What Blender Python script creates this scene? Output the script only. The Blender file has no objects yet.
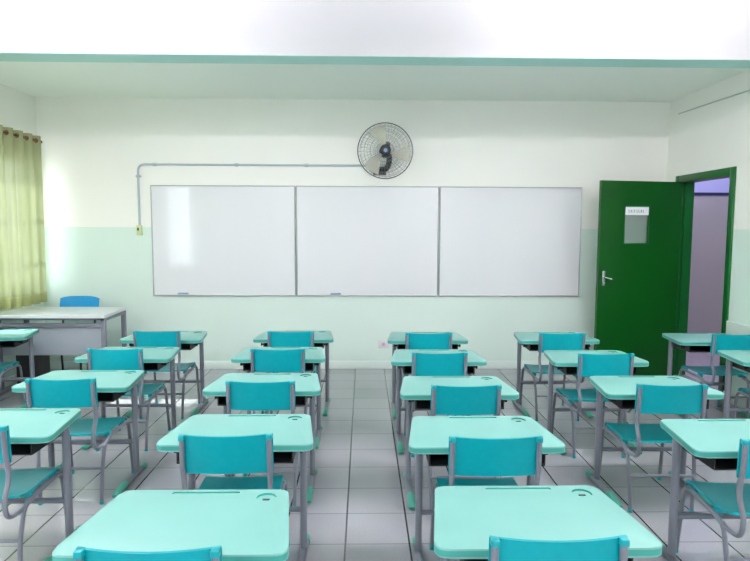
import bpy, bmesh, math, random
from mathutils import Vector, Matrix
random.seed(7)
PI = math.pi
SC = bpy.context.scene
COL = SC.collection

# ------------------------------------------------------------------ materials
def lin(r, g, b):
    f = lambda c: (c/255/12.92) if c/255 <= .04045 else ((c/255+.055)/1.055)**2.4
    return (f(r), f(g), f(b), 1)

def mat(name, col, rough=.5, metal=0, spec=.5, coat=0, noise=0, nscale=30, bump=0, bscale=200):
    m = bpy.data.materials.new(name); m.use_nodes = True
    nt = m.node_tree; N = nt.nodes; L = nt.links
    b = N['Principled BSDF']
    b.inputs['Base Color'].default_value = col
    b.inputs['Roughness'].default_value = rough
    b.inputs['Metallic'].default_value = metal
    b.inputs['Specular IOR Level'].default_value = spec
    b.inputs['Coat Weight'].default_value = coat
    b.inputs['Coat Roughness'].default_value = .08
    tc = N.new('ShaderNodeTexCoord')
    if noise:
        t = N.new('ShaderNodeTexNoise'); t.inputs['Scale'].default_value = nscale; t.inputs['Detail'].default_value = 4
        L.new(tc.outputs['Object'], t.inputs['Vector'])
        r = N.new('ShaderNodeMapRange'); r.inputs[1].default_value = .3; r.inputs[2].default_value = .7
        r.inputs[3].default_value = 1-noise; r.inputs[4].default_value = 1+noise*.4
        L.new(t.outputs['Fac'], r.inputs[0])
        mx = N.new('ShaderNodeMix'); mx.data_type = 'RGBA'; mx.blend_type = 'MULTIPLY'; mx.inputs[0].default_value = 1
        mx.inputs[6].default_value = col
        L.new(r.outputs[0], mx.inputs[7]); L.new(mx.outputs[2], b.inputs['Base Color'])
    if bump:
        t = N.new('ShaderNodeTexNoise'); t.inputs['Scale'].default_value = bscale
        L.new(tc.outputs['Object'], t.inputs['Vector'])
        u = N.new('ShaderNodeBump'); u.inputs['Strength'].default_value = bump; u.inputs['Distance'].default_value = .001
        L.new(t.outputs['Fac'], u.inputs['Height']); L.new(u.outputs[0], b.inputs['Normal'])
    return m

def band_mat(name, lower, upper, zsplit, rough=.55):
    """painted wall: dado colour below zsplit (world z), cream above"""
    m = mat(name, upper, rough, bump=.15, bscale=60)
    nt = m.node_tree; N = nt.nodes; L = nt.links; b = N['Principled BSDF']
    g = N.new('ShaderNodeNewGeometry'); s = N.new('ShaderNodeSeparateXYZ'); L.new(g.outputs['Position'], s.inputs[0])
    t = N.new('ShaderNodeTexNoise'); t.inputs['Scale'].default_value = 1.1; L.new(g.outputs['Position'], t.inputs['Vector'])
    ma = N.new('ShaderNodeMath'); ma.operation = 'GREATER_THAN'; ma.inputs[1].default_value = zsplit
    L.new(s.outputs[2], ma.inputs[0])
    mx = N.new('ShaderNodeMix'); mx.data_type = 'RGBA'; mx.inputs[6].default_value = lower; mx.inputs[7].default_value = upper
    L.new(ma.outputs[0], mx.inputs[0])
    r = N.new('ShaderNodeMapRange'); r.inputs[1].default_value = .3; r.inputs[2].default_value = .7
    r.inputs[3].default_value = .97; r.inputs[4].default_value = 1.0
    L.new(t.outputs['Fac'], r.inputs[0])
    m2 = N.new('ShaderNodeMix'); m2.data_type = 'RGBA'; m2.blend_type = 'MULTIPLY'; m2.inputs[0].default_value = 1
    L.new(mx.outputs[2], m2.inputs[6]); L.new(r.outputs[0], m2.inputs[7]); L.new(m2.outputs[2], b.inputs['Base Color'])
    return m

def tile_mat(name, size, ox, oy, base, groutx, grouty):
    m = mat(name, base, .15, spec=.85, bump=0)
    nt = m.node_tree; N = nt.nodes; L = nt.links; b = N['Principled BSDF']
    g = N.new('ShaderNodeNewGeometry'); s = N.new('ShaderNodeSeparateXYZ'); L.new(g.outputs['Position'], s.inputs[0])
    def math_(op, a, v):
        n = N.new('ShaderNodeMath'); n.operation = op; L.new(a, n.inputs[0])
        if isinstance(v, (int, float)): n.inputs[1].default_value = v
        else: L.new(v, n.inputs[1])
        return n.outputs[0]
    def line(o, off, w):
        c = math_('DIVIDE', math_('SUBTRACT', o, off), size)
        fr = math_('ABSOLUTE', math_('SUBTRACT', math_('FRACT', math_('ADD', c, .5), 0), .5), 0)
        return math_('LESS_THAN', fr, w/size/2), math_('FLOOR', c, 0)
    lx, ix = line(s.outputs[0], ox, .009)
    ly, iy = line(s.outputs[1], oy, .007)
    cv = N.new('ShaderNodeCombineXYZ'); L.new(ix, cv.inputs[0]); L.new(iy, cv.inputs[1])
    wn = N.new('ShaderNodeTexWhiteNoise'); L.new(cv.outputs[0], wn.inputs['Vector'])
    sp = N.new('ShaderNodeTexNoise'); sp.inputs['Scale'].default_value = 160; sp.inputs['Detail'].default_value = 3
    L.new(g.outputs['Position'], sp.inputs['Vector'])
    r = N.new('ShaderNodeMapRange'); r.inputs[3].default_value = .90; r.inputs[4].default_value = 1.0; L.new(wn.outputs['Value'], r.inputs[0])
    r2 = N.new('ShaderNodeMapRange'); r2.inputs[1].default_value = .35; r2.inputs[2].default_value = .65
    r2.inputs[3].default_value = .90; r2.inputs[4].default_value = 1.03; L.new(sp.outputs['Fac'], r2.inputs[0])
    f = math_('MULTIPLY', r.outputs[0], r2.outputs[0])
    m1 = N.new('ShaderNodeMix'); m1.data_type = 'RGBA'; m1.blend_type = 'MULTIPLY'; m1.inputs[0].default_value = 1
    m1.inputs[6].default_value = base; L.new(f, m1.inputs[7])
    m2 = N.new('ShaderNodeMix'); m2.data_type = 'RGBA'; L.new(ly, m2.inputs[0]); L.new(m1.outputs[2], m2.inputs[6]); m2.inputs[7].default_value = grouty
    m3 = N.new('ShaderNodeMix'); m3.data_type = 'RGBA'; L.new(lx, m3.inputs[0]); L.new(m2.outputs[2], m3.inputs[6]); m3.inputs[7].default_value = groutx
    L.new(m3.outputs[2], b.inputs['Base Color'])
    return m

M = {}
CREAM = lin(243, 244, 237); MINT = lin(216, 236, 226)
M['wall'] = band_mat('wall_paint', MINT, CREAM, 1.558)
M['back'] = mat('rear_wall_paint', lin(240, 240, 240), .6)
M['ceil'] = mat('ceiling_paint', lin(240, 247, 238), .7, bump=.1, bscale=40)
M['beam'] = mat('beam_paint', lin(194, 194, 197), .6)
M['soffit'] = mat('mint_trim_paint', lin(172, 218, 208), .5)
M['base'] = mat('baseboard_paint', lin(222, 236, 229), .5)
M['floor'] = tile_mat('floor_tile', .3167, -.0865, 2.809, lin(168, 170, 176), lin(52, 54, 56), lin(125, 125, 128))
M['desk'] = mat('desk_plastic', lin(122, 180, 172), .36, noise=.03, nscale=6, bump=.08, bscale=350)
M['edge'] = mat('desk_edge_shaded', lin(62, 160, 148), .4, bump=.05, bscale=300)  # same plastic as the top, edge shading put into the colour
M['chair'] = mat('chair_plastic', lin(0, 156, 165), .36, spec=.3, noise=.05, nscale=40, bump=.10, bscale=420)
M['chairsoft'] = mat('chair_cap_plastic', lin(0, 156, 164), .3)
M['footcap'] = mat('foot_cap_plastic', lin(66, 158, 138), .45)
M['steel'] = mat('grey_painted_steel', lin(118, 123, 134), .38, noise=.04, nscale=50)
M['tray'] = mat('black_tray_plastic', lin(24, 26, 28), .45)
M['black'] = mat('black_plastic', lin(20, 21, 24), .45)
M['green'] = mat('green_gloss_door_paint', lin(0, 80, 16), .3, spec=.35, noise=.06, nscale=3, bump=.05, bscale=40)
M['greenf'] = mat('green_frame_paint', lin(4, 96, 36), .35)
M['chrome'] = mat('chrome', lin(200, 200, 200), .2, metal=1)
M['alu'] = mat('aluminium', lin(176, 184, 182), .35, metal=.3)
M['board'] = mat('whiteboard_enamel', lin(224, 227, 229), .08, spec=.5, coat=.3)
M['conduit'] = mat('grey_conduit_paint', lin(178, 192, 196), .4)
M['socket'] = mat('cream_switch_plastic', lin(208, 222, 170), .4)
M['plate'] = mat('white_socket_plastic', lin(226, 218, 226), .4)
M['dgrey'] = mat('dark_grey_plastic', lin(70, 72, 76), .4)
M['laminate'] = mat('pale_grey_laminate', lin(208, 214, 216), .35)
M['panel'] = mat('grey_panel_laminate', lin(150, 160, 168), .4)
M['blue'] = mat('blue_chair_plastic', lin(0, 146, 208), .3)
M['rod'] = mat('brown_curtain_rod', lin(110, 60, 36), .4)
M['wire'] = mat('fan_wire', lin(150, 155, 160), .35, metal=.5)
M['rim'] = mat('fan_rim', lin(70, 74, 84), .4)
M['hub'] = mat('fan_hub_plastic', lin(22, 30, 38), .3)
M['emblem'] = mat('fan_emblem', lin(130, 160, 195), .4)
M['paper'] = mat('white_paper', lin(236, 234, 244), .6)
M['ink'] = mat('green_ink', lin(120, 185, 120), .6)
M['mauve'] = band_mat('corridor_wall_paint', lin(176, 170, 172), lin(190, 190, 235), 2.01)
M['navy'] = mat('navy_trim_paint', lin(30, 34, 80), .5)
M['lav'] = mat('corridor_floor_tile', lin(178, 168, 182), .5, noise=.15, nscale=14)
M['ground'] = mat('outside_concrete', lin(190, 190, 184), .8, noise=.1, nscale=2)
M['winframe'] = mat('window_steel_paint', lin(200, 205, 200), .4)
M['cable'] = mat('pale_cable', lin(185, 200, 192), .5)

def mix_shader_mat(name, build):
    m = bpy.data.materials.new(name); m.use_nodes = True
    nt = m.node_tree; nt.nodes.clear(); out = nt.nodes.new('ShaderNodeOutputMaterial')
    nt.links.new(build(nt), out.inputs[0]); return m
def glass_b(col, gl):
    def f(nt):
        t = nt.nodes.new('ShaderNodeBsdfTransparent'); t.inputs[0].default_value = col
        g = nt.nodes.new('ShaderNodeBsdfGlossy'); g.inputs[1].default_value = .05
        mx = nt.nodes.new('ShaderNodeMixShader'); mx.inputs[0].default_value = gl
        nt.links.new(t.outputs[0], mx.inputs[1]); nt.links.new(g.outputs[0], mx.inputs[2]); return mx.outputs[0]
    return f
def transl_b(col, tcol, fac, open_=0):
    def f(nt):
        d = nt.nodes.new('ShaderNodeBsdfDiffuse'); d.inputs[0].default_value = col
        t = nt.nodes.new('ShaderNodeBsdfTranslucent'); t.inputs[0].default_value = tcol
        mx = nt.nodes.new('ShaderNodeMixShader'); mx.inputs[0].default_value = fac
        nt.links.new(d.outputs[0], mx.inputs[1]); nt.links.new(t.outputs[0], mx.inputs[2])
        o = mx.outputs[0]
        if open_:
            tr = nt.nodes.new('ShaderNodeBsdfTransparent'); m2 = nt.nodes.new('ShaderNodeMixShader'); m2.inputs[0].default_value = open_
            nt.links.new(o, m2.inputs[1]); nt.links.new(tr.outputs[0], m2.inputs[2]); o = m2.outputs[0]
        return o
    return f
M['glass'] = mix_shader_mat('window_glass', glass_b((.95, .97, .96, 1), .08))
M['frost'] = mix_shader_mat('frosted_window_glass', transl_b((.8, .8, .8, 1), (.95, .97, 1, 1), .8))
M['doorglass'] = mix_shader_mat('door_glass', transl_b(lin(170, 190, 184), lin(190, 210, 200), .4, .6))
M['curtain'] = mix_shader_mat('curtain_cloth', transl_b(lin(186, 192, 146), lin(134, 142, 114), .35, .03))
M['hem'] = mix_shader_mat('curtain_hem_cloth', transl_b(lin(184, 192, 138), lin(200, 210, 130), .25))
M['blade'] = mix_shader_mat('fan_blade_plastic', transl_b(lin(236, 234, 216), lin(236, 234, 216), .4, .6))

# ------------------------------------------------------------------ mesh builder
class MB:
    def __init__(s): s.bm = bmesh.new()
    def _mark(s): s.bm.verts.ensure_lookup_table(); return len(s.bm.verts)
    def box(s, x0, x1, y0, y1, z0, z1, bev=0, seg=2, mi=0):
        n = bmesh.ops.create_cube(s.bm, size=1)['verts']
        for v in n:
            v.co = Vector(((x0+x1)/2 + v.co.x*(x1-x0), (y0+y1)/2 + v.co.y*(y1-y0), (z0+z1)/2 + v.co.z*(z1-z0)))
        fs = set(f for v in n for f in v.link_faces)
        for f in fs: f.material_index = mi
        if bev:
            es = set(e for v in n for e in v.link_edges)
            bmesh.ops.bevel(s.bm, geom=list(es), offset=bev, segments=seg, affect='EDGES', profile=.5)
        return s
    def cyl(s, p0, p1, r, seg=16, r1=None, mi=0):
        p0, p1 = Vector(p0), Vector(p1); d = p1-p0
        q = d.to_track_quat('Z', 'Y').to_matrix().to_4x4(); q.translation = (p0+p1)/2
        n = bmesh.ops.create_cone(s.bm, cap_ends=True, segments=seg, radius1=r, radius2=r if r1 is None else r1, depth=d.length, matrix=q)['verts']
        for v in n:
            for f in v.link_faces: f.material_index = mi
        return s
    def tube(s, pts, r, seg=10, fillet=0, ry=None, cap=True, side=None):
        """sweep an ellipse (r across 'side', ry across the other axis) along a polyline with rounded bends"""
        P = [Vector(p) for p in pts]
        if fillet: P = roundpath(P, fillet)
        ry = r if ry is None else ry
        up = Vector(side) if side else Vector((1, 0, 0))
        rings = []
        for i, p in enumerate(P):
            t = (P[min(i+1, len(P)-1)] - P[max(i-1, 0)]).normalized()
            a = (up - t*up.dot(t))
            if a.length < 1e-4: a = Vector((0, 0, 1)) - t*t.z
            a.normalize(); b = t.cross(a)
            rings.append([s.bm.verts.new(p + a*math.cos(2*PI*k/seg)*r + b*math.sin(2*PI*k/seg)*ry) for k in range(seg)])
        for A, B in zip(rings, rings[1:]):
            for k in range(seg):
                s.bm.faces.new((A[k], A[(k+1) % seg], B[(k+1) % seg], B[k]))
        if cap:
            s.bm.faces.new(rings[0][::-1]); s.bm.faces.new(rings[-1])
        return s
    def ring(s, c, R, r, axis='Y', n=48, seg=6, dome=0):
        rings = []
        for i in range(n):
            a = 2*PI*i/n
            rings.append([s.bm.verts.new(Vector(c)+Vector(((R+r*math.cos(2*PI*k/seg))*math.cos(a), r*math.sin(2*PI*k/seg), (R+r*math.cos(2*PI*k/seg))*math.sin(a)))) for k in range(seg)])
        for i in range(n):
            A, B = rings[i], rings[(i+1) % n]
            for k in range(seg): s.bm.faces.new((A[k], B[k], B[(k+1) % seg], A[(k+1) % seg]))
        return s
    def prism(s, outline, z0, z1, bev=0, seg=2, side_mi=0):
        bot = [s.bm.verts.new((x, y, z0)) for x, y in outline]; top = [s.bm.verts.new((x, y, z1)) for x, y in outline]
        n = len(outline)
        f0 = s.bm.faces.new(bot[::-1]); f1 = s.bm.faces.new(top)
        for i in range(n):
            f = s.bm.faces.new((bot[i], bot[(i+1) % n], top[(i+1) % n], top[i])); f.material_index = side_mi
        if bev:
            es = list(f0.edges)+list(f1.edges)
            bmesh.ops.bevel(s.bm, geom=es, offset=bev, segments=seg, affect='EDGES', profile=.6)
        return s
    def sheet(s, fn, nu, nv, thick=0):
        """grid surface fn(u,v); thick gives it a closed back offset along the normal"""
        G = [[s.bm.verts.new(fn(i/nu, j/nv)) for j in range(nv+1)] for i in range(nu+1)]
        fs = [s.bm.faces.new((G[i][j], G[i+1][j], G[i+1][j+1], G[i][j+1])) for i in range(nu) for j in range(nv)]
        if thick:
            s.bm.normal_update()
            bmesh.ops.solidify(s.bm, geom=fs, thickness=thick)
        return s
    def build(s, name, m, parent=None, angle=35, loc=None, rotz=0):
        bmesh.ops.recalc_face_normals(s.bm, faces=s.bm.faces[:])
        me = bpy.data.meshes.new(name); s.bm.to_mesh(me); s.bm.free()
        for p in me.polygons: p.use_smooth = True
        me.set_sharp_from_angle(angle=math.radians(angle))
        for x in (m if isinstance(m, (list, tuple)) else [m]): me.materials.append(M[x])
        o = bpy.data.objects.new(name, me); COL.objects.link(o)
        if parent: o.parent = parent
        if loc: o.location = loc
        o.rotation_euler.z = rotz
        return o

def roundpath(P, rad, n=5):
    out = [P[0]]
    for a, b, c in zip(P, P[1:], P[2:]):
        d0, d1 = (a-b), (c-b); r = min(rad, d0.length*.48, d1.length*.48)
        p0, p1 = b+d0.normalized()*r, b+d1.normalized()*r
        for i in range(n+1):
            t = i/n; out.append(p0*(1-t)**2 + b*2*t*(1-t) + p1*t*t)
    return out+[P[-1]]

def rounded(pts, radii, n=6):
    """2-D polygon with rounded corners"""
    out = []; N = len(pts)
    for i in range(N):
        a, b, c = Vector(pts[i-1]), Vector(pts[i]), Vector(pts[(i+1) % N]); r = radii[i]
        d0, d1 = (a-b).normalized(), (c-b).normalized()
        p0, p1 = b+d0*r, b+d1*r
        for k in range(n+1):
            t = k/n; q = p0*(1-t)**2 + b*2*t*(1-t) + p1*t*t; out.append((q.x, q.y))
    return out

def empty(name, loc=(0, 0, 0), rotz=0):
    o = bpy.data.objects.new(name, None); COL.objects.link(o); o.location = loc; o.rotation_euler = (0, 0, rotz)
    o.empty_display_size = .1; return o
def tag(o, label, cat, group=None):
    o['label'] = label; o['category'] = cat
    if group: o['group'] = group
    return o
def struct(o): o['kind'] = 'structure'; return o
def dup(root, loc, rotz=0):
    kids = [c for c in bpy.data.objects if c.parent == root]
    r = root.copy(); COL.objects.link(r); r.location = loc; r.rotation_euler = (0, 0, rotz)
    for ch in kids:
        c = ch.copy(); COL.objects.link(c); c.parent = r
        for g in [k for k in bpy.data.objects if k.parent == ch]:
            d = g.copy(); COL.objects.link(d); d.parent = c
    return r

# ------------------------------------------------------------------ room shell
YB, XL, XR, ZC, YR = 6.504, -3.483, 3.31, 2.928, -2.6
T = .15
struct(MB().box(XL-T, XR+T, YR-T, YB+T, -.12, 0).build('floor', 'floor'))
ZF = 3.26                                  # the bay in front of the beam is higher
BY0, BY1, BZ = 4.165, 4.375, 2.72
struct(MB().box(XL-T, XR+T, BY1-.02, YB+T, ZC, ZC+.12).box(XL-T, XR+T, YR-T, BY0+.02, ZF, ZF+.12).build('ceiling', 'ceil'))
struct(MB().box(XL-T, XR+T, YB, YB+T, 0, ZC).build('wall_back', 'wall'))
struct(MB().box(XL-T, XR+T, YR-T, YR, 0, ZF).build('wall_rear', 'back'))
# left wall with two window openings
W1 = (3.45, 6.375, .95, 2.25); W2 = (.55, 2.25, .85, 2.35)
b = MB()
b.box(XL-T, XL, YR, YB, 0, .85).box(XL-T, XL, YR, YB, 2.35, ZF)
b.box(XL-T, XL, YR, W2[0], .85, 2.35).box(XL-T, XL, W2[1], W1[0], .85, 2.35)
b.box(XL-T, XL, W1[0], W1[1], 2.25, 2.35).box(XL-T, XL, W1[1], YB, .85, 2.35).box(XL-T, XL, W1[0], W1[1], .85, .95)
struct(b.build('wall_left', 'wall'))
# right wall with doorway
DY0, DY1, DZ = 5.345, 6.21, 2.045
b = MB()
b.box(XR, XR+T, YR, DY0-.03, 0, ZF).box(XR, XR+T, DY1+.03, 11.0, 0, ZF).box(XR, XR+T, DY0-.03, DY1+.03, DZ+.03, ZF)
struct(b.build('wall_right', 'wall'))
# ceiling beam across the room: white faces, mint underside
b = MB().box(XL, XR, BY0, BY1, BZ, ZF, bev=.004, seg=1)
o = b.build('trim_beam', ['beam', 'soffit'])
for p in o.data.polygons:
    if p.normal.z < -.7: p.material_index = 1
struct(o)
o.name = 'trim_1'
struct(MB().box(XL, XR, YB-.014, YB, 0, .088, bev=.004).build('baseboard_back', 'base'))
struct(MB().box(XL, XL+.014, YR, YB-.02, 0, .088, bev=.004).build('baseboard_left', 'base'))
struct(MB().box(XR-.014, XR, YR, DY0-.07, 0, .088, bev=.004).build('baseboard_right', 'base'))
# bumper rail along the right wall
struct(MB().box(XR-.02, XR, YR, DY0-.07, .60, .735, bev=.006).build('trim_2', 'base'))
# windows
def window(name, W, ny, nz, pane):
    y0, y1, z0, z1 = W; x = XL-.09
    root = empty(name, (x, (y0+y1)/2, z0)); struct(root)
    f = MB(); h = (y1-y0)/2; H = z1-z0; w = .025
    f.box(-.02, .02, -h, h, 0, w).box(-.02, .02, -h, h, H-w, H).box(-.02, .02, -h, -h+w, w, H-w).box(-.02, .02, h-w, h, w, H-w)
    for i in range(1, ny):
        y = -h+2*h*i/ny; f.box(-.02, .02, y-.02, y+.02, w, H-w)
    for j in range(1, nz):
        z = H*j/nz; f.box(-.012, .012, -h+w, h-w, z-.010, z+.010)
    f.build('window_frame', 'winframe', root)
    MB().box(-.003, .003, -h+.01, h-.01, .01, H-.01).build('pane', pane, root)
window('window_1', W1, 6, 3, 'glass')
window('window_2', W2, 2, 4, 'frost')
# corridor beyond the door
struct(MB().box(XR+T, 5.2, 2.5, 11.0, -.12, -.002).build('floor_corridor', 'lav'))
struct(MB().box(4.9, 5.05, 2.4, 11.1, 0, 3.0).box(XR+T, 4.9, 7.6, 7.75, 0, 2.9).build('wall_corridor', 'mauve'))
struct(MB().box(XR+T, 4.9, 7.585, 7.6, 1.995, 2.03).build('trim_3', 'navy'))
struct(MB().box(XR+T, 4.9, 2.4, 2.5, 0, 3.0).box(XR+T, 4.9, 11.0, 11.1, 0, 3.0).build('wall_corridor_ends', 'mauve'))
struct(MB().box(XR+T, 4.9, 2.5, 11.0, 2.9, 3.0).build('ceiling_corridor', 'ceil'))
struct(MB().box(-60, 60, -50, 70, -.6, -.14).build('ground', 'ground'))

# ------------------------------------------------------------------ door
dr = struct(empty('door_1', (XR, DY0, 0)))
def W2L(x, y, z): return Vector((x-XR, y-DY0, z))
f = MB(); w = DY1-DY0
for xa, xb in ((-.018, .002),):      # casing on the room side
    f.box(xa, xb, -.07, .0, 0, DZ+.07, bev=.003).box(xa, xb, w, w+.07, 0, DZ+.07, bev=.003).box(xa, xb, 0, w, DZ, DZ+.07, bev=.003)
f.box(0, T, -.028, .0, 0, DZ).box(0, T, w, w+.028, 0, DZ).box(0, T, -.028, w+.028, DZ, DZ+.028)
f.box(.05, .065, 0, .012, 0, DZ).box(.05, .065, w-.012, w, 0, DZ)
f.build('door_frame', 'greenf', dr)
H0 = Vector((XR-.035, 6.135, 0)); F0 = Vector((2.372, 5.965, 0)); ang = math.atan2(F0.y-H0.y, F0.x-H0.x); LW = (F0-H0).length
lf = empty('tmp'); bpy.data.objects.remove(lf)
# leaf in its own frame: x from hinge to free edge, +y towards the back wall side
TH = .038
wx0, wx1, wz0, wz1 = LW-.545, LW-.275, 1.415, 1.785
b = MB()
b.box(0, LW, -TH/2, TH/2, .008, wz0).box(0, LW, -TH/2, TH/2, wz1, 2.042).box(0, wx0, -TH/2, TH/2, wz0, wz1).box(wx1, LW, -TH/2, TH/2, wz0, wz1)
bmesh.ops.remove_doubles(b.bm, verts=b.bm.verts[:], dist=1e-5)
leaf = b.build('door_leaf', 'green', dr)
leaf.location = W2L(H0.x, H0.y, 0); leaf.rotation_euler.z = ang
# with the leaf turned ~190 deg, local +y faces the camera
b = MB(); e = .012
b.box(wx0-e, wx0, TH/2, TH/2+.005, wz0-e, wz1+e).box(wx1, wx1+e, TH/2, TH/2+.005, wz0-e, wz1+e).box(wx0, wx1, TH/2, TH/2+.005, wz1, wz1+e).box(wx0, wx1, TH/2, TH/2+.005, wz0-e, wz0)
b.build('glazing_bead', 'greenf', leaf)
MB().box(wx0, wx1, -.003, .003, wz0, wz1).build('glass_pane', 'doorglass', leaf)
sg = MB().box(wx0+.003, wx1-.003, TH/2-.004, TH/2+.002, wz1-.085, wz1-.004).build('sign', 'paper', leaf)
b = MB(); cx0 = wx1-.035                   # faded, no longer legible lettering
for i, (wd, st) in enumerate([(.022, 2), (.022, 3), (.012, 1), (.022, 2), (.016, 1), (.012, 2), (.020, 1), (.022, 3), (.016, 2)]):
    z0 = wz1-.060; z1 = wz1-.032
    for k in range(st):
        xx = cx0 - k*wd/max(st, 1)*.6
        b.box(xx-.004, xx, TH/2+.002, TH/2+.0026, z0, z1)
    b.box(cx0-wd*.7, cx0, TH/2+.002, TH/2+.0026, z1-.005 if i % 2 else z0, z1 if i % 2 else z0+.005)
    cx0 -= wd+.002
b.build('lettering', 'ink', leaf)
b = MB().box(LW-.075, LW-.040, TH/2, TH/2+.007, .985, 1.135, bev=.004)
hp = b.build('handle_plate', 'chrome', leaf)
MB().tube([(LW-.058, TH/2, 1.07), (LW-.058, TH/2+.045, 1.07), (LW-.118, TH/2+.05, 1.052)], .008, fillet=.02, side=(0, 0, 1)).build('door_handle', 'chrome', leaf)
MB().cyl((LW-.058, TH/2+.004, 1.015), (LW-.058, TH/2+.014, 1.015), .011).build('lock_cylinder', 'chrome', leaf)
MB().box(LW-.001, LW+.004, -.011, .011, 1.0, 1.14).build('latch_plate', 'dgrey', leaf)
b = MB()
for z in (.25, 1.05, 1.85): b.cyl((-.006, TH/2, z-.045), (-.006, TH/2, z+.045), .007)
b.build('hinge', 'greenf', leaf)

# ------------------------------------------------------------------ whiteboards
bz0, bz1 = .815, 2.010
xs = [-2.296, -.737, .822, 2.385]
wl = ['left whiteboard panel beside the grey conduit and switch box', 'middle whiteboard panel under the wall fan', 'right whiteboard panel nearest the green door']
for i in range(3):
    x0, x1 = xs[i]+.004, xs[i+1]-.004; w = x1-x0; h = bz1-bz0
    r = tag(empty('whiteboard', ((x0+x1)/2, YB, bz0)), wl[i], 'whiteboard', 'whiteboard panels on the back wall')
    a = w/2
    MB().box(-a+.006, a-.006, -.016, 0, .006, h-.006).build('writing_surface', 'board', r)
    f = MB(); t = .011
    f.box(-a, -a+t, -.024, 0, 0, h, bev=.004).box(a-t, a, -.024, 0, 0, h, bev=.004).box(-a, a, -.024, 0, h-t, h, bev=.004).box(-a, a, -.034, 0, 0, t, bev=.004)
    f.build('frame', 'alu', r)
# markers lying on the bottom ledge of the left and middle panels
for (x, lab, m) in ((-2.02, 'small blue marker lying on the ledge of the left whiteboard panel', 'emblem'), (-.36, 'small pale blue marker lying on the ledge of the middle whiteboard panel', 'emblem')):
    o = MB().cyl((x, YB-.027, bz0+.0262), (x+.11, YB-.027, bz0+.0262), .009).build('marker_pen', m); tag(o, lab, 'marker', 'marker pens on the ledges')

# ------------------------------------------------------------------ conduit, switch box, wall socket, cable
cd = tag(empty('conduit_pipe', (-2.418, YB-.016, 1.542)), 'grey conduit pipe running from the wall fan to the switch box', 'pipe')
MB().tube([(0, 0, .03), (0, 0, .687), (2.60, 0, .687)], .0115, fillet=.075, side=(0, 1, 0)).build('tube', 'conduit', cd)
for (x, z, hz) in ((0, .56, 1), (.18, .687, 0), (1.05, .687, 0), (1.8, .687, 0)):
    b = MB()
    if hz: b.cyl((0, 0, z-.02), (0, 0, z+.02), .015).box(-.03, .03, .008, .015, z-.01, z+.01)
    else: b.cyl((x-.025, 0, z), (x+.025, 0, z), .015).box(x-.01, x+.01, .008, .015, z-.018, z+.018)
    b.build('clip', 'conduit', cd)
sb = tag(MB().box(-2.446, -2.392, YB-.045, YB, 1.470, 1.580, bev=.006).build('switch_box', 'socket'), 'small cream switch box at the lower end of the grey conduit', 'switch box')
MB().box(-2.434, -2.417, YB-.052, YB-.044, 1.522, 1.552, bev=.002).build('switch', 'dgrey', sb)
so = tag(MB().box(.165, .280, YB-.012, YB, .232, .322, bev=.004).build('wall_socket', 'plate'), 'white power socket low on the mint wall above the baseboard', 'socket')
MB().box(.207, .240, YB-.016, YB-.011, .26, .295, bev=.002).build('outlet_insert', 'alu', so)
tag(MB().tube([(XR-.008, 6.3, 2.765), (XR-.008, 5.6, 2.755), (XR-.008, 4.6, 2.735), (XR-.008, 3.80, 2.74)], .006, side=(1, 0, 0)).build('wall_cable', 'cable'), 'thin pale cable running along the top of the right wall', 'cable')

# ------------------------------------------------------------------ wall fan
fx, fy, fz, fr = .222, 6.26, 2.357, .285
fan = tag(empty('wall_fan', (fx, YB, fz-.2)), 'round wire-caged wall fan with pale blades above the whiteboards', 'fan')
def fl(x, y, z): return (x, y-YB, z+.2)       # offsets round the fan centre -> local
g = MB()
def prof(r):  return .075*(1-(r/fr)**2)       # domed front
for i, r in enumerate([.085, .12, .155, .19, .22, .25, .262]): g.ring(fl(0, fy-prof(r)-.01, 0), r, .0014, n=56, seg=4)
for i in range(44):
    a = 2*PI*i/44; s0 = .06
    pts = [fl(r*math.cos(a+(r-.06)*.9), fy-prof(r)-.01, r*math.sin(a+(r-.06)*.9)) for r in (s0, .11, .16, .21, .255, fr)]
    g.tube(pts, .0011, seg=4, cap=False, side=(0, 1, 0))
fg = g.build('front_guard', 'wire', fan)
g = MB()
for r in (.10, .16, .22, .262): g.ring(fl(0, fy+.05+.03*(1-(r/fr)**2), 0), r, .0014, n=56, seg=4)
for i in range(32):
    a = 2*PI*i/32
    g.tube([fl(r*math.cos(a), fy+(.05+.03*(1-(r/fr)**2) if r < .28 else .0), r*math.sin(a)) for r in (.06, .16, .25, .279, fr)], .0011, seg=4, cap=False, side=(0, 1, 0))
g.build('rear_guard', 'wire', fan)
MB().ring(fl(0, fy-.008, 0), fr, .005, n=64, seg=8).build('rim', 'rim', fan)
hb = MB().cyl(fl(0, fy-.088, 0), fl(0, fy-.072, 0), .056, 32).cyl(fl(0, fy-.094, 0), fl(0, fy-.088, 0), .048, 32, r1=.056).build('hub_badge', 'hub', fan)
MB().cyl(fl(0, fy-.097, -.004), fl(0, fy-.093, -.004), .022, 6).build('emblem', 'emblem', hb)
bl_hub = MB().cyl(fl(0, fy-.045, 0), fl(0, fy+.02, 0), .042, 24).build('blade_hub', 'hub', fan)
for k in range(3):
    a0 = math.radians(100 + 120*k)
    def bf(u, v, a0=a0):
        r = .04+.215*u; wd = (.30+.30*math.sin(min(1, u*1.15)*PI*.62))
        a = a0 + (v-.5)*2*wd*.62 + .25*u
        return fl(r*math.cos(a), fy-.015+(v-.5)*.055*(1-.3*u), r*math.sin(a))
    MB().sheet(bf, 10, 8, .002).build('blade', 'blade', fan)
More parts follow.
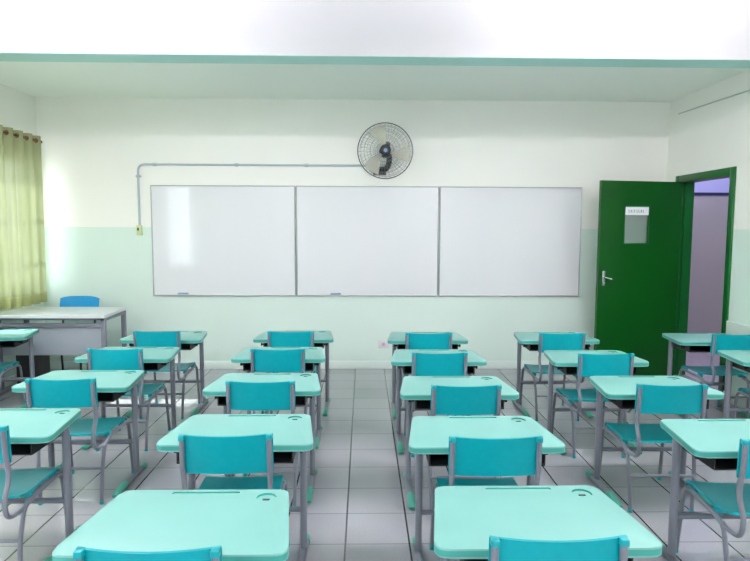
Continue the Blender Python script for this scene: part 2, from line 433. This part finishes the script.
MB().cyl(fl(0, fy+.085, 0), fl(0, fy+.17, 0), .06, 24, r1=.045).cyl(fl(0, fy+.02, 0), fl(0, fy+.09, 0), .018, 16).cyl(fl(.0, fy+.12, .03), fl(.028, fy+.12, .082), .026, 16).cyl(fl(.028, fy+.09, .082), fl(.028, fy+.14, .082), .030, 16).build('motor', 'hub', fan)
MB().tube([fl(.045, fy+.10, .0), fl(.050, fy+.13, -.10), fl(.025, fy+.17, -.17), fl(-.07, fy+.215, -.185)], .030, fillet=.05).build('bracket', 'black', fan)
MB().box(-.12, .02, -.03, 0, -.03, .06, bev=.006).build('wall_plate', 'black', fan)

# ------------------------------------------------------------------ curtains
def curtain(y0, y1, lab, seed):
    xc = XL+.10; zt, zb = 2.495, .775
    rt = empty('curtain', (xc, y0, zb)); tag(rt, lab, 'curtain')
    rnd = random.Random(seed); ph = rnd.random()*6; L = y1-y0; nf = round(L/.17)
    def off(y, v):
        w = .034*math.sin(2*PI*nf*y/L + PI/2) + .010*math.sin(5.1*y*7+ph)*(1-v)
        return w*(1-.25*(1-v)+.12*math.sin(3*y+ph))
    def cf(u, v):
        y = L*u; vv = v
        return (off(y, vv), y+.012*math.sin(2*PI*nf*u*2)*(1-vv*.3), (zt-zb)*vv + .012*math.sin(y*4+ph)*(1-vv))
    MB().sheet(cf, nf*14, 14).build('cloth', 'curtain', rt, angle=80)
    def hf(u, v):
        p = cf(u, v*.062); return (p[0]+.003, p[1], p[2])
    MB().sheet(hf, nf*14, 2).build('hem', 'hem', rt, angle=80)
    for k in range(nf*2+1):
        u = (k+.5)/(nf*2)
        if u > 1: break
        y = L*u; z = zt-zb-.052
        b = MB(); ax = off(y, 1)
        q = []
        # eyelet ring standing in the cloth, its hole facing along the rod
        n = 18; seg = 6; R = .0195; r = .004; rings = []
        for i in range(n):
            a = 2*PI*i/n
            rings.append([b.bm.verts.new((ax+(R+r*math.cos(2*PI*j/seg))*math.cos(a), y+r*math.sin(2*PI*j/seg)*1.2, z+(R+r*math.cos(2*PI*j/seg))*math.sin(a))) for j in range(seg)])
        for i in range(n):
            A, B = rings[i], rings[(i+1) % n]
            for j in range(seg): b.bm.faces.new((A[j], B[j], B[(j+1) % seg], A[(j+1) % seg]))
        b.build('eyelet', 'rod', rt)
    return rt
curtain(5.32, 6.335, 'yellow-green eyelet curtain hanging at the left edge over the sunlit window', 3)
curtain(3.45, 5.06, 'unseen yellow-green eyelet curtain further along the left wall towards the camera', 5)  # out-of-view panel added to block the sun beyond the gap
rd = tag(empty('curtain_rod', (XL+.10, 6.0, 2.443)), 'brown curtain rod with a knob end above the left window', 'curtain rod')
MB().cyl((0, -2.7, 0), (0, .355, 0), .0125).build('rod', 'rod', rd)
MB().cyl((0, .345, 0), (0, .39, 0), .021, 16, r1=.017).build('end_knob', 'rod', rd)
for y in (-.70, -2.6): MB().box(-.10, .0, y-.008, y+.008, -.010, .010).box(-.10, -.092, y-.02, y+.02, -.03, .03).build('bracket', 'rod', rd)

# ------------------------------------------------------------------ teacher's desk and chair, waste bin
td = tag(empty('teacher_desk', (-2.93, 5.43, 0)), "pale grey teacher's desk with steel legs beside the curtain", 'desk')
MB().prism(rounded([(-.5, 0), (.565, 0), (.53, .60), (-.5, .60)], [.01, .02, .02, .01]), .725, .752, .004).build('tabletop', 'laminate', td)
for sx in (-.44, .525):
    b = MB()
    b.box(sx-.02, sx+.02, .04, .08, .03, .725, bev=.005); b.box(sx-.02, sx+.02, .50, .54, .03, .725, bev=.005)
    b.box(sx-.022, sx+.022, .0, .58, 0, .035, bev=.006); b.box(sx-.018, sx+.018, .04, .54, .69, .725, bev=.004)
    b.build('leg_frame', 'steel', td)
MB().box(-.44, .525, .05, .08, .628, .668, bev=.004).box(-.44, .525, .05, .075, .700, .722).build('crossbar', 'steel', td)
MB().box(-.42, .505, .075, .093, .365, .632, bev=.003).build('modesty_panel', 'panel', td)
tc = tag(empty('teacher_chair', (-2.975, 6.02, 0)), "blue plastic chair with black legs behind the teacher's desk", 'chair')
MB().sheet(lambda u, v: (-.20+.40*u, .16+.035*math.cos((u-.5)*PI*.9)+.06*v, .62+.215*v - .02*(abs(u-.5)*2)**4), 16, 8, .012).build('backrest', 'blue', tc)
MB().sheet(lambda u, v: (-.20+.40*u, -.22+.38*v, .44-.015*math.sin(u*PI)+.01*(v-.5)), 12, 8, .014).build('seat', 'blue', tc)
for sx in (-1, 1):
    MB().tube([(sx*.19, -.20, 0), (sx*.17, -.16, .425), (sx*.17, .13, .425), (sx*.19, .20, 0)], .011, fillet=.05).build('leg', 'black', tc)
    MB().tube([(sx*.165, .08, .42), (sx*.165, .17, .45), (sx*.165, .20, .62), (sx*.165, .215, .70)], .010, fillet=.05).build('back_upright', 'black', tc)
wb = tag(empty('waste_bin', (-3.16, 5.66, 0)), "black box-shaped bin on short legs under the teacher's desk", 'bin')
MB().box(-.11, .11, -.10, .10, .075, .38, bev=.012).build('body', 'black', wb)
MB().box(-.118, .118, -.108, .108, .365, .395, bev=.008).build('lid', 'black', wb)
for sx in (-1, 1):
    for sy in (-1, 1): MB().tube([(sx*.09, sy*.08, .08), (sx*.105, sy*.09, 0)], .009).build('leg', 'black', wb)

# ------------------------------------------------------------------ student desk
WN, WF, DP, TZ = .336, .284, .415, .646
def make_desk():
    r = empty('school_desk')
    out = rounded([(-WN, 0), (WN, 0), (WF, DP), (-WF, DP)], [.048, .048, .030, .030], 7)
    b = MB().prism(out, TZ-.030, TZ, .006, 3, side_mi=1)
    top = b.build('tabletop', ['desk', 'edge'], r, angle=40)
    # real recesses: cup ring at the far right, pencil groove along the far edge
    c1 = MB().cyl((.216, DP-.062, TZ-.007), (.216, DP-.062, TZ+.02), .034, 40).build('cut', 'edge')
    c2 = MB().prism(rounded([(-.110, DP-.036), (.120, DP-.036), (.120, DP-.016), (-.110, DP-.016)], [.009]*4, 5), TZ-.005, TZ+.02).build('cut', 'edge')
    for c in (c1, c2):
        md = top.modifiers.new('b', 'BOOLEAN'); md.object = c; md.operation = 'DIFFERENCE'; md.solver = 'EXACT'
    dg = bpy.context.evaluated_depsgraph_get(); me = bpy.data.meshes.new_from_object(top.evaluated_get(dg))
    top.modifiers.clear(); top.data = me
    for c in (c1, c2): bpy.data.objects.remove(c)
    for p in me.polygons:
        z = p.center.z
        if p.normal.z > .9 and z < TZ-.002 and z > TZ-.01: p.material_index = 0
    me.set_sharp_from_angle(angle=math.radians(35))
    ch = MB().prism(rounded([(.204, DP-.069), (.228, DP-.069), (.228, DP-.060), (.204, DP-.060)], [.003]*4, 3), TZ-.0068, TZ-.0045).build('slot_insert', 'dgrey', top)
    # open-fronted book tray
    x, y0, y1, z0, z1, t = .246, .022, .34, .556, .618, .005
    b = MB().box(-x, x, y0, y1, z0, z0+t).box(-x, -x+t, y0, y1, z0, z1).box(x-t, x, y0, y1, z0, z1).box(-x, x, y1-t, y1, z0, z1)
    b.build('book_tray', 'tray', r)
    for sx in (-1, 1):
        b = MB().tube([(sx*.262, .285, .045), (sx*.262, .285, TZ-.028)], .017, ry=.024, seg=16, side=(1, 0, 0))
        b.box(min(sx*.262, sx*.24), max(sx*.262, sx*.24), .267, .303, .56, .60)
        b.build('leg', 'steel', r)
        ft = MB().tube([(sx*.262, .0, .024), (sx*.262, .375, .024)], .017, ry=.0165, seg=14, side=(1, 0, 0)).build('foot_bar', 'steel', r)
        MB().tube([(sx*.262, -.035, .018), (sx*.262, -.028, .024), (sx*.262, .02, .026), (sx*.262, .085, .034), (sx*.262, .105, .026)], .021, ry=.0195, seg=14, side=(1, 0, 0)).build('foot_cap', 'footcap', ft)
        MB().tube([(sx*.262, .36, .023), (sx*.262, .40, .022), (sx*.262, .407, .020)], .021, ry=.0195, seg=14, side=(1, 0, 0)).build('foot_cap', 'footcap', ft)
        MB().cyl((sx*.237, .10, .585), (sx*.272, .10, .585), .007, 10).cyl((sx*.268, .10, .585), (sx*.279, .10, .585), .012, 12).build('bag_hook', 'black', r)
    MB().tube([(-.262, .280, .228), (.262, .280, .228)], .013, ry=.011, seg=12, side=(0, 0, 1)).build('crossbar', 'steel', r)
    return r

# ------------------------------------------------------------------ student chair
def make_chair():
    r = empty('school_chair')
    # seat: dished, with a rolled front and rear
    def sf(u, v):
        x = (-.182+.364*u); y = -.035+.375*v
        z = .378 - .012*math.sin(PI*u)*math.sin(PI*min(1, v*1.1)) - .028*max(0, v-.86)**2/.0196*1.0 + .010*max(0, .12-v)/.12
        z += .008*(abs(2*u-1))**3
        return (x*(1-.05*(abs(2*v-1))**4), y, z+.004)
    seat = MB().sheet(sf, 20, 20, .010).build('seat', 'chair', r, angle=50)
    for sx in (-1, 1):
        for y in (.05, .27): MB().box(sx*.168-.016, sx*.168+.016, y-.014, y+.014, .346, .377, bev=.004).build('seat_clip', 'chairsoft', seat)
    # backrest: curved panel with caps over the tube ends
    def bf(u, v):
        s = 2*u-1; x = .186*s
        return (x, -.114 - .018*(1-s*s) - .010*(v-.5), .574+.160*v - .006*(1-s*s)*v)
    def bfr(u, v):
        s = 2*u-1; k = 1-.10*(abs(2*v-1))**6
        p = bf(.5+.5*s*1.0, v); return (p[0]*(.96+.04*k), p[1], p[2])
    back = MB().sheet(bfr, 22, 8, .009).build('backrest', 'chair', r, angle=50)
    for sx in (-1, 1):
        MB().box(sx*.172-.0115, sx*.172+.0115, -.141, -.112, .714, .735, bev=.004).build('corner_cap', 'chairsoft', back)
        MB().tube([(sx*.168, -.062, 0.004), (sx*.176, -.055, .20), (sx*.184, -.025, .352), (sx*.184, .32, .358), (sx*.190, .366, .004)], .0105, fillet=.055, side=(1, 0, 0)).build('side_frame', 'steel', r)
        MB().tube([(sx*.182, .05, .350), (sx*.178, -.04, .328), (sx*.171, -.135, .340), (sx*.170, -.150, .42), (sx*.171, -.098, .51), (sx*.172, -.126, .60), (sx*.172, -.131, .720)], .0105, ry=.0105, fillet=.045, side=(1, 0, 0)).build('back_upright', 'steel', r)
        for (x, y) in ((.168, -.062), (.190, .366)): MB().cyl((sx*x, y, 0), (sx*x, y, .016), .0125, 12).build('foot_cap', 'chairsoft', r)
    MB().tube([(-.176, -.055, .205), (.176, -.055, .205)], .009).build('rear_crossbar', 'steel', r)
    MB().tube([(-.186, .340, .205), (.186, .340, .205)], .009).build('front_crossbar', 'steel', r)
    return r

K = 1.075*1.55
DK = {  # column, row: near-edge centre (fit units), later * K
'B1':(-.995,2.8786),'B2':(-1.010,2.4563),'B3':(-1.007,2.0054),'B4':(-1.018,1.5192),
'C1':(-.3463,2.8914),'C2':(-.3582,2.4529),'C3':(-.3435,1.9569),'C4':(-.326,1.4586),'C5':(-.3255,.952),
'D1':(.317,2.8576),'D2':(.3134,2.3977),'D3':(.3205,1.91),'D4':(.3139,1.4376),'D5':(.3226,.9649),
'E1':(.968,2.8586),'E2':(.983,2.3812),'E3':(1.010,1.9107),'E4':(1.022,1.4049),
'F1':(1.7439,2.8237),'F2':(1.7725,2.3797)}
DK = {k: (x*K, y*K, 0) for k, (x, y) in DK.items()}
DK['A1'] = (-3.142, 4.88, math.radians(6))
CH = {  # chair offset from its desk: dx, dy, turn
'B1':(.013,.03,0),'B2':(0,.03,0),'B3':(.035,-.025,.02),'B4':(.04,.0,.04),'C1':(-.003,.0,0),'C2':(.014,.03,0),'C3':(.02,0,0),'C4':(-.006,.0,.03),'C5':(-.006,0,0),
'D1':(-.011,-.015,0),'D2':(-.015,0,0),'D3':(.008,-.01,0),'D4':(.001,0,0),'D5':(-.016,.02,0),
'E1':(-.035,-.015,0),'E2':(-.03,.0,0),'E3':(-.04,.0,-.03),'E4':(-.03,0,-.08),'F1':(.03,-.01,0),'F2':(.02,0,0),'A1':(-.02,-.03,.0)}
colname = {'A': 'column under the curtain', 'B': "column in front of the teacher's desk", 'C': 'column left of the central aisle',
           'D': 'column right of the central aisle', 'E': 'column in line with the green door', 'F': 'column along the right wall'}
rowname = {1: 'frontmost', 2: 'second', 3: 'third', 4: 'fourth', 5: 'rearmost'}
special = {'E4': ('mint school desk cut by the right edge, fourth in the column near the green door', 'teal school chair half cut by the right edge of the photo, lowest down'),
           'A1': ('mint school desk turned slightly askew at the left edge below the curtain', "teal school chair below the askew desk at the left edge near the curtain"),
           'F2': ('mint school desk cut by the right edge, second along the right wall', 'teal school chair at the right edge, second along the right wall')}
desk0 = make_desk(); chair0 = make_chair()
used = False
for k in sorted(DK):
    x, y, a = DK[k]
    d = dup(desk0, (x, y, 0), a) if used else desk0
    c = dup(chair0, (0, 0, 0)) if used else chair0
    used = True
    d.location = (x, y, 0); d.rotation_euler.z = a
    dx, dy, ca = CH[k]
    c.location = (x+dx, y+dy, 0); c.rotation_euler.z = a+ca
    if k in special: ld, lc = special[k]
    else:
        ld = 'mint-topped school desk, %s in the %s' % (rowname[int(k[1])], colname[k[0]])
        lc = 'teal school chair at the %s desk, %s' % (rowname[int(k[1])], colname[k[0]])
    tag(d, ld, 'desk', 'school desks in rows'); tag(c, lc, 'chair', 'teal chairs tucked at the desks')

# ------------------------------------------------------------------ lights
def area(name, loc, size, sy, power, col, rot):
    l = bpy.data.lights.new(name, 'AREA'); l.shape = 'RECTANGLE'; l.size = size; l.size_y = sy; l.energy = power; l.color = col
    o = bpy.data.objects.new(name, l); COL.objects.link(o); o.location = loc; o.rotation_euler = rot; return o
tube_m = bpy.data.materials.new('fluorescent_tube'); tube_m.use_nodes = True
tb = tube_m.node_tree.nodes['Principled BSDF']; tb.inputs['Emission Color'].default_value = (1, .90, .985, 1); tb.inputs['Emission Strength'].default_value = 36
M['lamp'] = tube_m
lampkinds = {(-1.75, -1.2): 'rear left', (1.75, -1.2): 'rear right', (-1.75, 2.95): 'front left', (1.75, 2.95): 'front right'}
for (x, y), wh in lampkinds.items():        # suspended twin-tube fittings in the front bay, behind the camera's view
    lp = tag(empty('ceiling_lamp', (x, y, 2.81)), 'suspended twin tube ceiling lamp, ' + wh + ' of the four in front of the beam', 'lamp', 'tube lamps')
    MB().box(-.63, .63, -.05, .05, .035, .075, bev=.005).build('housing', 'beam', lp)
    for yy in (-.03, .03): MB().cyl((-.6, yy*1.6, 0), (.6, yy*1.6, 0), .016, 12).build('tube', 'lamp', lp)
    for xx in (-.6, .6):
        MB().box(xx-.012, xx+.012, -.065, .065, -.02, .04).build('end_cap', 'beam', lp)
        MB().cyl((xx*.8, 0, .07), (xx*.8, 0, ZF-2.81), .005, 8).build('hanger', 'beam', lp)
area('corridor_fill', (4.2, 6.0, 2.85), .6, 2.5, 8, (.84, .82, 1), (0, 0, 0))  # unseen fill lamp added to brighten the corridor
s = bpy.data.lights.new('sun', 'SUN'); s.energy = 3.5; s.angle = .01; s.color = (1, .97, .92)
so_ = bpy.data.objects.new('sun', s); COL.objects.link(so_)
e = math.radians(46.5); d = Vector((math.cos(e), .0, -math.sin(e)))
so_.rotation_euler = d.to_track_quat('-Z', 'Y').to_euler()
w = bpy.data.worlds.new('sky'); SC.world = w; w.use_nodes = True
bg = w.node_tree.nodes['Background']; bg.inputs[0].default_value = (.88, .90, 1, 1); bg.inputs[1].default_value = 2.2

# ------------------------------------------------------------------ camera
pitch, yaw, roll, fpx = -.0867, .0194, .0039, 593.98
R = Vector((math.cos(yaw), -math.sin(yaw), 0)); F = Vector((math.sin(yaw)*math.cos(pitch), math.cos(yaw)*math.cos(pitch), math.sin(pitch)))
U = R.cross(F); c, s_ = math.cos(roll), math.sin(roll)
R2 = c*R+s_*U; U2 = -s_*R+c*U
cam = bpy.data.cameras.new('camera'); cam.sensor_width = 36; cam.lens = fpx*36/750; cam.clip_start = .02
co = bpy.data.objects.new('camera', cam); COL.objects.link(co)
mw = Matrix((R2, U2, -F)).transposed().to_4x4(); mw.translation = (0, 0, 1.55); co.matrix_world = mw
SC.camera = co
SC.view_settings.view_transform = 'Standard'; SC.view_settings.look = 'None'; SC.view_settings.exposure = 1.84; SC.view_settings.gamma = 1
SC.view_settings.use_curve_mapping = False
SC.cycles.use_denoising = True
SC.cycles.max_bounces = 12; SC.cycles.diffuse_bounces = 7; SC.cycles.transparent_max_bounces = 12
SC.cycles.sample_clamp_indirect = 8
